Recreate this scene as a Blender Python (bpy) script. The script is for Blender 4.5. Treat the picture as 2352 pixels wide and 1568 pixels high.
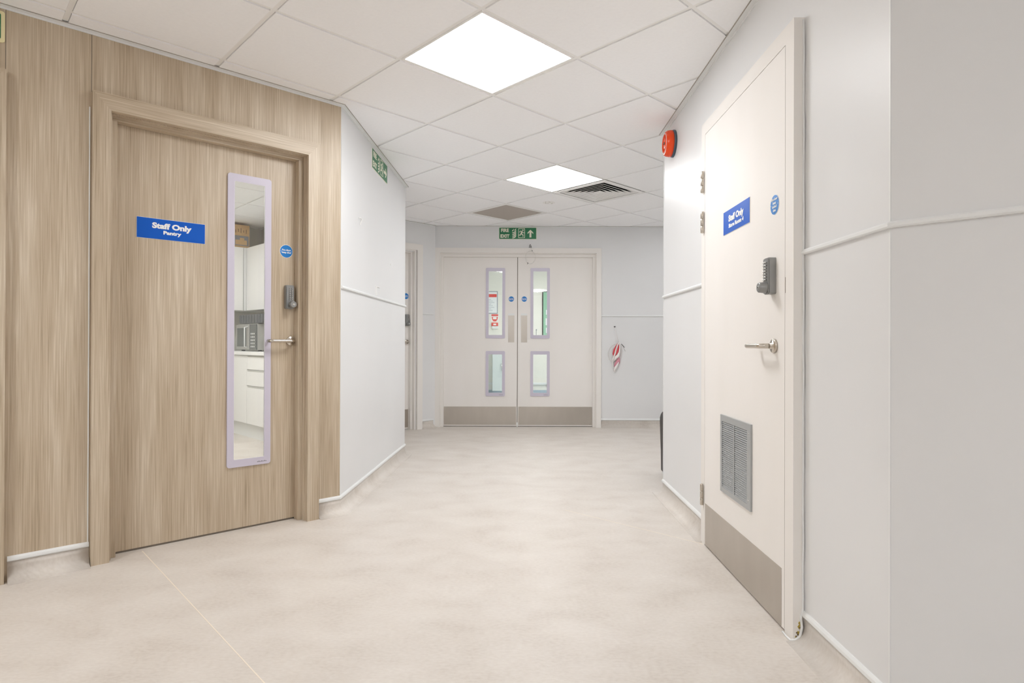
import bpy, bmesh, math, random
from math import sin, cos, pi, radians, hypot
from mathutils import Vector, Matrix
random.seed(4)
for o in list(bpy.data.objects): bpy.data.objects.remove(o, do_unlink=True)
scene = bpy.context.scene
COL = scene.collection

# ------------------------------------------------------------------ camera
EYE = 1.002
cam_d = bpy.data.cameras.new('camera'); cam = bpy.data.objects.new('camera', cam_d); COL.objects.link(cam)
cam_d.sensor_width = 36.0; cam_d.lens = 36.0*1382.3/2352; cam_d.clip_start = 0.02
cam.location = (0, 0, EYE)
_p, _r = -2.95e-3, 3.03e-3
cam.matrix_world = Matrix.Translation((0, 0, EYE)) @ Matrix.Rotation(radians(90)-_p, 4, 'X') @ Matrix.Rotation(_r, 4, 'Z')
scene.camera = cam
# ------------------------------------------------------------------ light and exposure
world = bpy.data.worlds.new('world'); scene.world = world; world.use_nodes = True
world.node_tree.nodes['Background'].inputs[0].default_value = (1, 1, 1, 1)
world.node_tree.nodes['Background'].inputs[1].default_value = 0.0
PANEL = 21.8
scene.cycles.max_bounces = 20; scene.cycles.diffuse_bounces = 16; scene.cycles.glossy_bounces = 6
scene.view_settings.view_transform = 'Standard'; scene.view_settings.look = 'None'
scene.view_settings.gamma = 1.0; scene.view_settings.exposure = 0.07; scene.view_settings.use_curve_mapping = False
CEIL = 2.40

# ------------------------------------------------------------------ materials
def srgb(r, g, b):
    f = lambda c: (c/255/12.92) if c/255 <= .04045 else ((c/255+.055)/1.055)**2.4
    return (f(r), f(g), f(b), 1)
def base_mat(name, col, rough=.5, metal=0.0, spec=.5):
    m = bpy.data.materials.new(name); m.use_nodes = True
    p = m.node_tree.nodes['Principled BSDF']
    p.inputs['Base Color'].default_value = col; p.inputs['Roughness'].default_value = rough
    p.inputs['Metallic'].default_value = metal; p.inputs['Specular IOR Level'].default_value = spec
    return m
def tex(m, scale3, noise_scale, detail, stops, rough=None, bump=0.0, bdist=.001, dist=0.0, second=None):
    """colour from a stretched object-space noise, plus a bump"""
    nt = m.node_tree; N = nt.nodes; L = nt.links; p = N['Principled BSDF']
    tc = N.new('ShaderNodeTexCoord'); mp = N.new('ShaderNodeMapping'); mp.inputs['Scale'].default_value = scale3
    L.new(tc.outputs['Object'], mp.inputs['Vector'])
    nz = N.new('ShaderNodeTexNoise'); nz.inputs['Scale'].default_value = noise_scale; nz.inputs['Detail'].default_value = detail
    nz.inputs['Distortion'].default_value = dist
    L.new(mp.outputs[0], nz.inputs['Vector'])
    fac = nz.outputs['Fac']
    if second:
        mp2 = N.new('ShaderNodeMapping'); mp2.inputs['Scale'].default_value = second[0]
        L.new(tc.outputs['Object'], mp2.inputs['Vector'])
        n2 = N.new('ShaderNodeTexNoise'); n2.inputs['Scale'].default_value = second[1]; n2.inputs['Detail'].default_value = second[2]
        L.new(mp2.outputs[0], n2.inputs['Vector'])
        mx = N.new('ShaderNodeMix'); mx.data_type = 'FLOAT'; mx.inputs[0].default_value = second[3]
        L.new(fac, mx.inputs[2]); L.new(n2.outputs['Fac'], mx.inputs[3]); fac = mx.outputs[0]
    cr = N.new('ShaderNodeValToRGB')
    while len(cr.color_ramp.elements) < len(stops): cr.color_ramp.elements.new(.5)
    for e, (t, c) in zip(cr.color_ramp.elements, stops): e.position = t; e.color = c
    L.new(fac, cr.inputs['Fac']); L.new(cr.outputs[0], p.inputs['Base Color'])
    if bump:
        b = N.new('ShaderNodeBump'); b.inputs['Strength'].default_value = bump; b.inputs['Distance'].default_value = bdist
        L.new(fac, b.inputs['Height']); L.new(b.outputs[0], p.inputs['Normal'])
    return m
M = {}
WOODST = [(.30, srgb(156, 139, 115)), (.44, srgb(183, 166, 143)), (.55, srgb(197, 182, 160)), (.69, srgb(219, 207, 189))]
M['wood'] = tex(base_mat('oak_laminate', (1,1,1,1), .42), (1, 1, .018), 190, 5, WOODST, bump=.3, bdist=.0006, dist=.25, second=((1, 1, .10), 11, 6, .46))
M['wood_h'] = tex(base_mat('oak_laminate_crosswise', (1,1,1,1), .42), (.018, 1, 1), 190, 5, WOODST, bump=.3, bdist=.0006, dist=.25, second=((.10, 1, 1), 11, 6, .46))
M['wood_dim'] = base_mat('wood_edge', srgb(150, 130, 105), .6)
M['wall'] = tex(base_mat('white_hygienic_cladding', (1,1,1,1), .38, spec=.25), (1,1,1), 1.3, 2, [(.3, srgb(222, 223, 224)), (.7, srgb(226, 227, 228))])
M['trim'] = base_mat('white_pvc_trim', srgb(229, 231, 231), .4)
M['beige'] = base_mat('warm_white_paint', srgb(233, 230, 226), .55, spec=.25)
M['beige_leaf'] = tex(base_mat('warm_white_door_laminate', (1,1,1,1), .52, spec=.22), (1, 1, .3), 3, 3, [(.3, srgb(233, 230, 226)), (.7, srgb(237, 234, 231))])
FL = [(.28, srgb(196, 187, 178)), (.45, srgb(209, 202, 194)), (.6, srgb(216, 210, 203)), (.8, srgb(224, 219, 212))]
M['floor'] = tex(base_mat('mottled_vinyl', (1,1,1,1), .42, spec=.35), (.8, 1.1, 1), 5.0, 9, FL, bump=.05, bdist=.0005, dist=.3, second=((1, 1.9, 1), 55, 8, .42))
M['weld'] = base_mat('weld_line', srgb(234, 224, 209), .5)
M['ceil'] = tex(base_mat('ceiling_tile', (1,1,1,1), .85, spec=.2), (1,1,1), 60, 3, [(.3, srgb(247, 248, 250)), (.7, srgb(250, 251, 253))])
M['grid'] = base_mat('ceiling_grid_paint', srgb(240, 240, 239), .5)
M['gap'] = base_mat('shadow_gap', srgb(128, 120, 110), .9, spec=.1)
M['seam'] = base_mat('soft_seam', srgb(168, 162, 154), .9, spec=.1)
M['lilac'] = base_mat('lilac_plastic', srgb(202, 197, 212), .38)
M['steel'] = tex(base_mat('brushed_steel', (1,1,1,1), .34, 1.0), (3, 3, 1), 3, 2, [(.3, srgb(192, 186, 178)), (.7, srgb(198, 192, 184))])
M['steel_smooth'] = base_mat('satin_steel', srgb(205, 198, 188), .25, 1.0)
M['lock'] = base_mat('grey_lock_metal', srgb(150, 151, 150), .38, .75)
M['chrome'] = base_mat('chrome', srgb(222, 222, 220), .16, 1.0)
M['blue'] = base_mat('blue_sign_plastic', srgb(0, 88, 192), .42, spec=.3)
M['white'] = base_mat('white_print', srgb(240, 240, 238), .5)
M['disc'] = base_mat('blue_disc_plastic', srgb(0, 118, 196), .35)
M['green'] = base_mat('green_sign_plastic', srgb(38, 118, 78), .4)
M['glow'] = base_mat('photoluminescent_print', srgb(238, 236, 218), .5)
M['cream'] = base_mat('cream_sign_border', srgb(232, 222, 176), .5)
M['red'] = base_mat('red_gloss_plastic', srgb(236, 70, 4), .24)
M['navy'] = base_mat('slate_plastic', srgb(66, 84, 98), .4)
M['black'] = base_mat('black_plastic', srgb(38, 36, 36), .45)
M['grille'] = base_mat('silver_grille_paint', srgb(172, 175, 176), .4, .3)
M['duct_and_shade'] = base_mat('black_duct_and_vane_shade', srgb(30, 29, 27), .9, spec=.1)
M['dark'] = base_mat('dark_void', srgb(52, 50, 48), .8)
M['grey_panel'] = base_mat('unlit_grey_diffuser', srgb(178, 170, 162), .6)
M['cab'] = base_mat('white_gloss_cabinet', srgb(238, 238, 237), .3)
M['creamwall'] = base_mat('cream_paint', srgb(232, 230, 222), .7)
M['greywall'] = base_mat('pantry_paint', srgb(198, 197, 190), .7)
M['card'] = tex(base_mat('cardboard', (1,1,1,1), .85), (1,1,1), 9, 3, [(.3, srgb(196, 160, 112)), (.7, srgb(208, 174, 126))])
M['cardprint'] = base_mat('cardboard_print', srgb(92, 66, 44), .9)
M['greyprint'] = base_mat('grey_label', srgb(132, 134, 138), .8)
M['grip'] = base_mat('grey_drawer_grip', srgb(186, 186, 180), .6)
M['mwbody'] = base_mat('microwave_silver', srgb(176, 176, 172), .35, .3)
M['mwglass'] = base_mat('microwave_window', srgb(96, 100, 100), .2)
M['tray'] = base_mat('grey_tray', srgb(98, 100, 102), .5)
M['notice'] = base_mat('green_felt', srgb(146, 190, 164), .9)
M['bluefloor'] = base_mat('blue_vinyl', srgb(186, 198, 210), .5)
M['blueskirt'] = base_mat('blue_skirting', srgb(164, 182, 196), .5)
M['poster_red'] = base_mat('poster_red', srgb(222, 70, 62), .6)
M['paper'] = base_mat('poster_paper', srgb(232, 234, 236), .6)
M['ink'] = base_mat('grey_ink', srgb(150, 156, 166), .8)
M['tealdoor'] = base_mat('pale_teal_laminate', srgb(208, 216, 214), .4)
M['tape_red'] = base_mat('red_tape', srgb(214, 74, 84), .4)
M['tape_pink'] = base_mat('pink_film', srgb(222, 152, 166), .4)
M['film'] = base_mat('white_film', srgb(236, 232, 230), .35)
M['clear'] = base_mat('clear_loop', srgb(222, 220, 216), .3)
M['stain'] = base_mat('yellow_brown_glue', srgb(196, 170, 70), .7)
M['stain2'] = base_mat('brown_chip', srgb(120, 104, 88), .8)
def mk_glass():
    m = bpy.data.materials.new('clear_glass'); m.use_nodes = True; nt = m.node_tree; nt.nodes.clear()
    o = nt.nodes.new('ShaderNodeOutputMaterial'); mix = nt.nodes.new('ShaderNodeMixShader')
    t = nt.nodes.new('ShaderNodeBsdfTransparent'); t.inputs[0].default_value = (.985, .99, .985, 1)
    g = nt.nodes.new('ShaderNodeBsdfGlossy'); g.inputs['Roughness'].default_value = .02
    fr = nt.nodes.new('ShaderNodeFresnel'); fr.inputs[0].default_value = 1.45
    nt.links.new(fr.outputs[0], mix.inputs[0]); nt.links.new(t.outputs[0], mix.inputs[1]); nt.links.new(g.outputs[0], mix.inputs[2])
    nt.links.new(mix.outputs[0], o.inputs[0]); return m
M['glass'] = mk_glass()
def mk_emit(name, col, s):
    m = bpy.data.materials.new(name); m.use_nodes = True
    p = m.node_tree.nodes['Principled BSDF']; p.inputs['Base Color'].default_value = (.8,.8,.8,1)
    p.inputs['Emission Color'].default_value = col; p.inputs['Emission Strength'].default_value = s; return m
M['lamp'] = mk_emit('lit_diffuser', (.985, .99, 1, 1), PANEL)
M['fill_nook'] = mk_emit('added_fill_nook', (.985, .99, 1, 1), PANEL*.27)
M['fill_lobby'] = mk_emit('added_fill_lobby', (.985, .99, 1, 1), PANEL*1.02)
M['lamp_pantry'] = mk_emit('lit_diffuser_pantry', (1, .99, 1, 1), 25.0)
M['lamp_back'] = mk_emit('lit_diffuser_beyond', (1, .985, .975, 1), 24.0)

# ------------------------------------------------------------------ mesh helpers
class MB:
    def __init__(s): s.bm = bmesh.new(); s.mats = []; s.cur = 0
    def m(s, name):
        if name not in s.mats: s.mats.append(name)
        s.cur = s.mats.index(name); return s
    def _f(s, vs, smooth=False):
        try: f = s.bm.faces.new(vs); f.material_index = s.cur; f.smooth = smooth; return f
        except ValueError: return None
    def box(s, x0, x1, y0, y1, z0, z1, bev=0.0, seg=2):
        v = [s.bm.verts.new((x, y, z)) for x in (x0, x1) for y in (y0, y1) for z in (z0, z1)]
        fs = [s._f([v[i] for i in q]) for q in ((0,1,3,2),(4,6,7,5),(0,4,5,1),(2,3,7,6),(0,2,6,4),(1,5,7,3))]
        if bev:
            es = list({e for f in fs for e in f.edges})
            r = bmesh.ops.bevel(s.bm, geom=es, offset=bev, segments=seg, affect='EDGES', profile=.5)
            for f in r['faces']: f.material_index = s.cur; f.smooth = True
        return s
    def prism(s, pts, y0, y1):
        """polygon in x-z, extruded along y"""
        a = [s.bm.verts.new((x, y0, z)) for x, z in pts]; b = [s.bm.verts.new((x, y1, z)) for x, z in pts]
        s._f(a); s._f(b[::-1]); n = len(pts)
        for i in range(n): s._f([a[i], b[i], b[(i+1) % n], a[(i+1) % n]])
        return s
    def ring(s, outer, inner, y0, y1):
        n = len(outer); V = [[s.bm.verts.new((x, y, z)) for x, z in loop] for loop, y in ((outer, y0), (inner, y0), (outer, y1), (inner, y1))]
        for i in range(n):
            j = (i+1) % n
            s._f([V[0][i], V[0][j], V[1][j], V[1][i]]); s._f([V[2][i], V[3][i], V[3][j], V[2][j]])
            s._f([V[0][i], V[2][i], V[2][j], V[0][j]]); s._f([V[1][i], V[1][j], V[3][j], V[3][i]])
        return s
    def lathe(s, prof, c=(0,0,0), axis='y', n=32):
        """prof: (radius, height along axis) pairs"""
        rings = []
        for r, t in prof:
            row = []
            for k in range(n):
                a = 2*pi*k/n; p = {'y': (r*cos(a), t, r*sin(a)), 'z': (r*cos(a), r*sin(a), t), 'x': (t, r*cos(a), r*sin(a))}[axis]
                row.append(s.bm.verts.new((c[0]+p[0], c[1]+p[1], c[2]+p[2])))
            rings.append(row)
        for a, b in zip(rings, rings[1:]):
            for k in range(n): s._f([a[k], a[(k+1) % n], b[(k+1) % n], b[k]], True)
        s._f(rings[0]); s._f(rings[-1]); return s
    def tube(s, pts, r, n=10, closed=False):
        P = [Vector(p) for p in pts]; rings = []; N = len(P)
        R = r if isinstance(r, (list, tuple)) else [r]*N
        up = Vector((0, 0, 1)); prev = None
        for i, p in enumerate(P):
            a = P[(i-1) % N] if (closed or i > 0) else P[i]; b = P[(i+1) % N] if (closed or i < N-1) else P[i]
            t = (b-a).normalized()
            if prev is None: u = t.orthogonal().normalized()
            else: u = (prev-t*prev.dot(t)).normalized()
            prev = u; w = t.cross(u)
            rings.append([s.bm.verts.new(p+(u*cos(2*pi*k/n)+w*sin(2*pi*k/n))*R[i]) for k in range(n)])
        prs = list(zip(rings, rings[1:])) + ([(rings[-1], rings[0])] if closed else [])
        for a, b in prs:
            for k in range(n): s._f([a[k], a[(k+1) % n], b[(k+1) % n], b[k]], True)
        if not closed: s._f(rings[0][::-1]); s._f(rings[-1])
        return s
    def ribbon(s, pts, w, y0, y1):
        """flat stroke in x-z with varying half-widths"""
        L, Rr = [], []
        for i, (x, z) in enumerate(pts):
            a = pts[max(0, i-1)]; b = pts[min(len(pts)-1, i+1)]; dx, dz = b[0]-a[0], b[1]-a[1]; d = hypot(dx, dz) or 1
            ww = w[i] if isinstance(w, (list, tuple)) else w
            L.append((x-dz/d*ww, z+dx/d*ww)); Rr.append((x+dz/d*ww, z-dx/d*ww))
        for i in range(len(pts)-1): s.prism([L[i], L[i+1], Rr[i+1], Rr[i]], y0, y1)
        return s
    def build(s, name, parent=None, loc=None, rz=0.0, offset=None):
        bmesh.ops.remove_doubles(s.bm, verts=s.bm.verts, dist=1e-6)
        bmesh.ops.recalc_face_normals(s.bm, faces=s.bm.faces)
        me = bpy.data.meshes.new(name); s.bm.to_mesh(me); s.bm.free()
        for mn in s.mats: me.materials.append(M[mn])
        o = bpy.data.objects.new(name, me); COL.objects.link(o)
        if parent: o.parent = parent
        if loc is not None: o.location = loc; o.rotation_euler = (0, 0, rz)
        return o
def box(mat, *a, **k): return MB().m(mat).box(*a, **k)
def rrect(x0, x1, z0, z1, r, n=6):
    out = []
    for cx, cz, a0 in ((x1-r, z1-r, 0), (x0+r, z1-r, 90), (x0+r, z0+r, 180), (x1-r, z0+r, 270)):
        for k in range(n+1):
            a = radians(a0+90*k/n); out.append((cx+r*cos(a), cz+r*sin(a)))
    return out
def tagp(o, label=None, cat=None, group=None, kind=None):
    if label: o['label'] = label
    if cat: o['category'] = cat
    if group: o['group'] = group
    if kind: o['kind'] = kind
    return o
class Frame:
    """a wall seen from its room: x to the right, y into the wall, z up"""
    def __init__(s, O, deg):
        s.O = Vector((O[0], O[1])); s.a = radians(deg); s.u = Vector((cos(s.a), sin(s.a))); s.n = Vector((-sin(s.a), cos(s.a)))
    def at(s, x, y=0, z=0):
        p = s.O+s.u*x+s.n*y; return (p.x, p.y, z)
    def empty(s, name, x, y, z, label=None, cat=None, group=None, kind=None):
        o = bpy.data.objects.new(name, None); COL.objects.link(o); o.empty_display_size = .05
        o.location = s.at(x, y, z); o.rotation_euler = (0, 0, s.a); return tagp(o, label, cat, group, kind)
    def put(s, mb, name, x=0, y=0, z=0, label=None, cat=None, group=None, kind=None):
        return tagp(mb.build(name, None, s.at(x, y, z), s.a), label, cat, group, kind)
def text(body, size, parent, x, z, y, mat='white', name='lettering', align='CENTER', bold=.0, xs=1.0, label=None):
    c = bpy.data.curves.new(name, 'FONT'); c.body = body; c.size = size; c.align_x = align; c.align_y = 'CENTER'
    c.extrude = .0004; c.offset = bold; c.resolution_u = 3; c.space_line = .8
    t = bpy.data.objects.new('tmp', c); COL.objects.link(t); bpy.context.view_layer.update()
    me = bpy.data.meshes.new_from_object(t.evaluated_get(bpy.context.evaluated_depsgraph_get()))
    bpy.data.objects.remove(t, do_unlink=True); bpy.data.curves.remove(c)
    me.transform(Matrix.Translation((x, y, z)) @ Matrix.Rotation(radians(90), 4, 'X') @ Matrix.Diagonal((xs, 1, 1, 1)))
    me.name = name; me.materials.clear(); me.materials.append(M[mat])
    o = bpy.data.objects.new(name, me); COL.objects.link(o); o.parent = parent
    if label: o['label'] = label
    return o

# ------------------------------------------------------------------ plan of the place
A = (-1.010, 3.540); C = (-.957, 5.380); P = (-1.853, 6.2745); G = (-.94, 7.15); BY = 7.20
E = (1.008, 4.0); F = (.985, 1.565)
WD = Frame(A, 42.9)                       # oak wall
WB = Frame(A, 88.35)                      # white wall after it
WC = Frame(C, 135.05)                     # alcove side
WG = Frame(P, 43.8)                       # alcove end wall with a door
WK = Frame((0, BY), 0)                    # end wall with the double doors
WN = Frame((2.6, BY), -90)
WE = Frame((2.6, 4.0), 180)
DD = Frame(E, -90.54)                     # right wall with the store door
WR = Frame(F, -45)
T = .09
def wall(fr, name, x0, x1, ops=(), mat='wall', y0=0.0, y1=T, z1=2.43):
    """ops: (xa, xb, top) openings"""
    mb = MB().m(mat); x = x0
    for xa, xb, zt in ops:
        if xa > x: mb.box(x, xa, y0, y1, 0, z1)
        mb.box(xa, xb, y0, y1, zt, z1); x = xb
    if x1 > x: mb.box(x, x1, y0, y1, 0, z1)
    return fr.put(mb, name, kind='structure')
wall(WD, 'wall_left', -4.1, 0, [(-2.46, -1.575, 2.05), (-1.15, -.206, 2.05)], 'wood')
wall(WB, 'wall_centre_left', 0.0, 1.841)
wall(WC, 'wall_alcove', 0.0, 1.266, y1=.03)
wall(WG, 'wall_alcove_end', 0, 1.266+.03, [(.10, .996, 2.06)])
wall(WK, 'wall_back', -.96, 2.6, [(-.865, 1.01, 2.075)])
wall(WN, 'wall_far_right', 0, 3.2)
wall(WE, 'wall_right_return', 0, 1.592, y1=.05)
wall(DD, 'wall_right', 0, 2.436, [(1.0, 1.915, 2.06)])
wall(WR, 'wall_near_right', 0, 3.13)
wall(Frame((3.198, -.648), -90), 'wall_lobby_right', 0, 2.35)
wall(Frame((3.2, -3), 180), 'wall_rear', 0, 7.2)
wall(Frame((-4.013, -3), 90), 'wall_lobby_left', 0, 3.75)
# pantry shell
KP = Frame((-3.105, 7.455), -45)          # side wall of the pantry (behind the cabinets)
wall(KP, 'wall_pantry_side', 0, 2.75, mat='greywall', y1=.03)
wall(Frame((-5.03, 5.53), 45), 'wall_pantry_end', 0, 2.722, mat='greywall')
wall(Frame((-2.1, 2.6), 135), 'wall_pantry_left', 0, 4.14, mat='greywall', y1=.05)
# room beyond the double doors
XB0, XB1, YB = -1.35, 1.6, 11.5
wall(Frame((XB0, YB), 0), 'wall_beyond_back', 0, XB1-XB0, mat='creamwall')
wall(Frame((XB0, 7.30), 90), 'wall_beyond_left', 0, YB-7.30, mat='creamwall')
wall(Frame((XB1, YB), -90), 'wall_beyond_right', 0, YB-7.30, mat='creamwall')

# floor
mb = MB().m('floor'); mb.box(-5.6, 3.6, -3.2, 7.245, -.05, 0); mb.build('floor', None, (0,0,0))['kind'] = 'structure'
mb = MB().m('floor'); mb.box(-5.6, -1.75, 7.245, 8.2, -.05, 0); mb.build('floor_pantry', None, (0,0,0))['kind'] = 'structure'
mb = MB().m('bluefloor'); mb.box(-1.6, 2.6, 7.245, 11.7, -.05, 0); mb.build('floor_beyond', None, (0,0,0))['kind'] = 'structure'
# weld lines of the sheet vinyl
def weld(i, a, b):
    d = Vector((b[0]-a[0], b[1]-a[1])); fr = Frame(a, math.degrees(math.atan2(d.y, d.x)))
    fr.put(MB().m('weld').box(0, d.length, -.0019, .0019, 0, .0006), 'trim_%d' % i, kind='structure')
weld(1, (-1.772, 2.892), (.30, .679))
weld(2, (.32, 3.625), (.975, 3.002))

# ceiling: tegular tiles between T-bars, rotated with the oak wall
TH = .76657745; ca, sa = cos(TH), sin(TH); CELL = .6198
GX, GY = -.561, 2.963
def gp(a, b): return (GX+CELL*(a*ca+b*sa), GY+CELL*(a*sa-b*ca))
GF = Frame((GX, GY), math.degrees(TH))    # +x = a, y = -b
SPECIAL = {(0, 0): 'lamp', (3, -2): 'lamp', (4, -2): 'vent', (4, -4): 'unlit'}
LOBBY_FILL = [(-5, 0), (-4, 6), (-8, 3)]  # unseen panels added behind the camera as extra light
for c_ in LOBBY_FILL: SPECIAL[c_] = 'fill_lobby'
NOOK_FILL = [(6, -1)]  # unseen panel added to brighten the far end
for c_ in NOOK_FILL: SPECIAL[c_] = 'fill_nook'
PANTRY_L = [(-2, -4), (-1, -6)]
for c_ in PANTRY_L: SPECIAL[c_] = 'lamp_pantry'
BEYOND_L = [(7, -6), (9, -7)]
for c_ in BEYOND_L: SPECIAL[c_] = 'lamp_back'
mbt = MB().m('ceil'); mbg = MB().m('grid')
HB = .012
for a in range(-16, 16):
    for b in range(-14, 16):
        x, y = gp(a+.5, b+.5)
        if not (-5.7 < x < 3.9 and -3.5 < y < 12.1): continue
        if (a, b) in SPECIAL: continue
        x0, x1 = a*CELL+HB, (a+1)*CELL-HB; y0, y1 = -(b+1)*CELL+HB, -b*CELL-HB
        mbt.box(x0, x1, y0, y1, CEIL, CEIL+.03)
GF.put(mbt, 'ceiling', kind='structure')
for a in range(-16, 17): mbg.box(a*CELL-.0102, a*CELL+.0102, -16*CELL, 14*CELL, CEIL+.005, CEIL+.009)
for b in range(-14, 17): mbg.box(-16*CELL, 16*CELL, -b*CELL-.0102, -b*CELL+.0102, CEIL+.0051, CEIL+.0091)
GF.put(mbg, 'trim_3', kind='structure')
box('gap', -6, 4.2, -3.8, 12.4, CEIL+.06, CEIL+.10).build('ceiling_void', None, (0,0,0))['kind'] = 'structure'

def panel_light(cell, mat, label, group='recessed ceiling light panels', name='ceiling_light_panel'):
    a, b = cell; e = GF.empty(name, (a+.5)*CELL, -(b+.5)*CELL, CEIL, label, 'ceiling light', group)
    h = CELL/2-HB+.002
    MB().m('grid').ring([(h,h),(-h,h),(-h,-h),(h,-h)], [(h-.011,h-.011),(-h+.011,h-.011),(-h+.011,-h+.011),(h-.011,-h+.011)], 0, .03).build('frame', e).rotation_euler = (radians(90), 0, 0)
    box(mat, -h+.011, h-.011, -h+.011, h-.011, .003, .012).build('diffuser', e)
    return e
panel_light((0, 0), 'lamp', 'large lit square ceiling panel nearest the camera, beside the oak wall')
e_l2 = panel_light((3, -2), 'lamp', 'lit square ceiling panel further down the corridor, touching the louvred vent')
for i, c_ in enumerate(LOBBY_FILL): panel_light(c_, 'fill_lobby', 'added unseen light panel in the lobby behind the camera')
for c_ in NOOK_FILL: panel_light(c_, 'fill_nook', 'added unseen fill panel round the far right corner')
for c_ in PANTRY_L: panel_light(c_, 'lamp_pantry', 'lit square ceiling panel inside the pantry', 'pantry ceiling lights')
for c_ in BEYOND_L: panel_light(c_, 'lamp_back', 'lit square ceiling panel in the room beyond the double doors', 'lights beyond the double doors')
# unlit grey panel
e = GF.empty('unlit_ceiling_panel', 4.5*CELL, 3.5*CELL, CEIL, 'flat grey unlit square panel in the ceiling just in front of the double doors', 'ceiling panel')
h = CELL/2-HB+.002
MB().m('grid').ring([(h,h),(-h,h),(-h,-h),(h,-h)], [(h-.03,h-.03),(-h+.03,h-.03),(-h+.03,-h+.03),(h-.03,-h+.03)], 0, .03).build('frame', e).rotation_euler = (radians(90), 0, 0)
box('grey_panel', -h+.03, h-.03, -h+.03, h-.03, .003, .012).build('diffuser', e)
# louvred diffuser
e = GF.empty('ceiling_air_vent', 4.5*CELL, 1.5*CELL, CEIL, 'square louvred air vent with concentric vanes in the ceiling beside the far light', 'air vent')
MB().m('grid').ring([(h,h),(-h,h),(-h,-h),(h,-h)], [(h-.04,h-.04),(-h+.04,h-.04),(-h+.04,-h+.04),(h-.04,-h+.04)], -.002, .004).build('frame', e).rotation_euler = (radians(-90), 0, 0)
box('duct_and_shade', -h+.03, h-.03, -h+.03, h-.03, .050, .054).build('duct_plate', e)
MB().m('duct_and_shade').ring([(h-.03,h-.03),(-h+.03,h-.03),(-h+.03,-h+.03),(h-.03,-h+.03)], [(h-.04,h-.04),(-h+.04,h-.04),(-h+.04,-h+.04),(h-.04,-h+.04)], -.05, -.004).build('duct_sides', e).rotation_euler = (radians(-90), 0, 0)
for k in range(6):
    ro = h-.050-k*.041; ri = max(ro-.040, .006); bmv = MB().m('grid')
    def fr4(r, z): return [bmv.bm.verts.new((sx*r, sy*r, z)) for sx, sy in ((1,1),(-1,1),(-1,-1),(1,-1))]
    lo, li, hi = fr4(ro, -.001), fr4(ro-.012, .001), fr4(ri, .034)
    lo2, hi2 = fr4(ro, .0005), fr4(ri, .0355)
    for q in range(4):
        w = (q+1) % 4
        bmv.m('grid'); bmv._f([lo[q], li[q], li[w], lo[w]]); bmv._f([li[q], hi[q], hi[w], li[w]]); bmv._f([lo[q], lo[w], lo2[w], lo2[q]])
        bmv.m('duct_and_shade'); bmv._f([lo2[q], lo2[w], hi2[w], hi2[q]]); bmv._f([hi[q], hi2[q], hi2[w], hi[w]])  # vane backs coloured black to stand in for shade in the slots
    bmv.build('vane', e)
# tiny detector holes in one tile
e = GF.empty('ceiling_sensor', 4.45*CELL, 2.45*CELL, CEIL, 'cluster of tiny dark sensor holes in a tile between grey panel and vent', 'sensor')
MB().m('grid').lathe([(.062, -.001), (.062, 0)], (0, .015, 0), 'z', 32).build('plate', e)
for dx, dy in ((-.05,.01),(-.03,.03),(-.01,-.01),(.01,.035),(.03,0),(.05,.02),(0,.055),(-.025,-.012)):
    MB().m('gap').lathe([(.004, -.0018), (.004, -.001)], (dx, dy, 0), 'z', 8).build('sensor_hole', e)

# ------------------------------------------------------------------ swept trims
def sweep(name, path, prof, mat, kind='structure', smooth=False):
    """path: plan points left to right; prof: (y toward wall +, z)"""
    mb = MB().m(mat); P_ = [Vector(p) for p in path]; rings = []
    for i, p in enumerate(P_):
        dirs = []
        if i > 0: dirs.append((p-P_[i-1]).normalized())
        if i < len(P_)-1: dirs.append((P_[i+1]-p).normalized())
        ns = [Vector((-d.y, d.x)) for d in dirs]; n = sum(ns, Vector((0, 0))).normalized(); k = 1/max(.2, n.dot(ns[0]))
        rings.append([mb.bm.verts.new((p.x+n.x*y*k, p.y+n.y*y*k, z)) for y, z in prof])
    m_ = len(prof)
    for a, b in zip(rings, rings[1:]):
        for j in range(m_): mb._f([a[j], b[j], b[(j+1) % m_], a[(j+1) % m_]], smooth and 1 < j < m_-2)
    mb._f(rings[0]); mb._f(rings[-1][::-1])
    o = mb.build(name, None, (0, 0, 0)); o['kind'] = kind; return o
def w2(fr, x, y=0): return fr.at(x, y)[:2]
COVE = [(0, .0), (-.062, .0)] + [(-.004-.058*(1-sin(radians(a))), +.0003+.058*(1-cos(radians(a)))) for a in range(0, 91, 10)] + [(-.004, .084), (0, .084)]
CAP = [(0, .083), (-.007, .083), (-.010, .088), (-.009, .097), (-.004, .104), (0, .105)]
def base(side, path):
    sweep('baseboard_%s' % side, path, COVE, 'floor', smooth=True); sweep('trim_cap_%s' % side, path, CAP, 'trim')
LP1 = [w2(WD, -1.50), w2(WD, -1.218)]
LP2 = [w2(WD, -.141), A, C, w2(WC, 1.266), w2(WG, .04)]
BP1 = [w2(WG, 1.100), G, (-.928, BY)]
RP1 = [(1.064, BY), (2.6, BY), (2.6, 4.0), E, w2(DD, .960)]
RP2 = [w2(DD, 1.968), F, w2(WR, 3.13)]
base('left', LP1); base('centre', LP2); base('alcove', BP1); base('right', RP1); base('near_right', RP2)
def dado(name, path, z):
    sweep(name, path, [(0, z), (-.009, z), (-.012, z+.004), (-.012, z+.012), (-.007, z+.017), (0, z+.018)], 'trim')
dado('trim_4', [w2(WB, .002), C, w2(WC, 1.266), w2(WG, .04)], 1.322)
dado('trim_5', BP1[:2], 1.335)
dado('trim_6', RP1[:3], 1.325)
dado('trim_7', [w2(DD, .002), w2(DD, .945)], 1.303)
dado('trim_8', [w2(DD, 1.96), F, w2(WR, 3.13)], 1.304)
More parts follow.
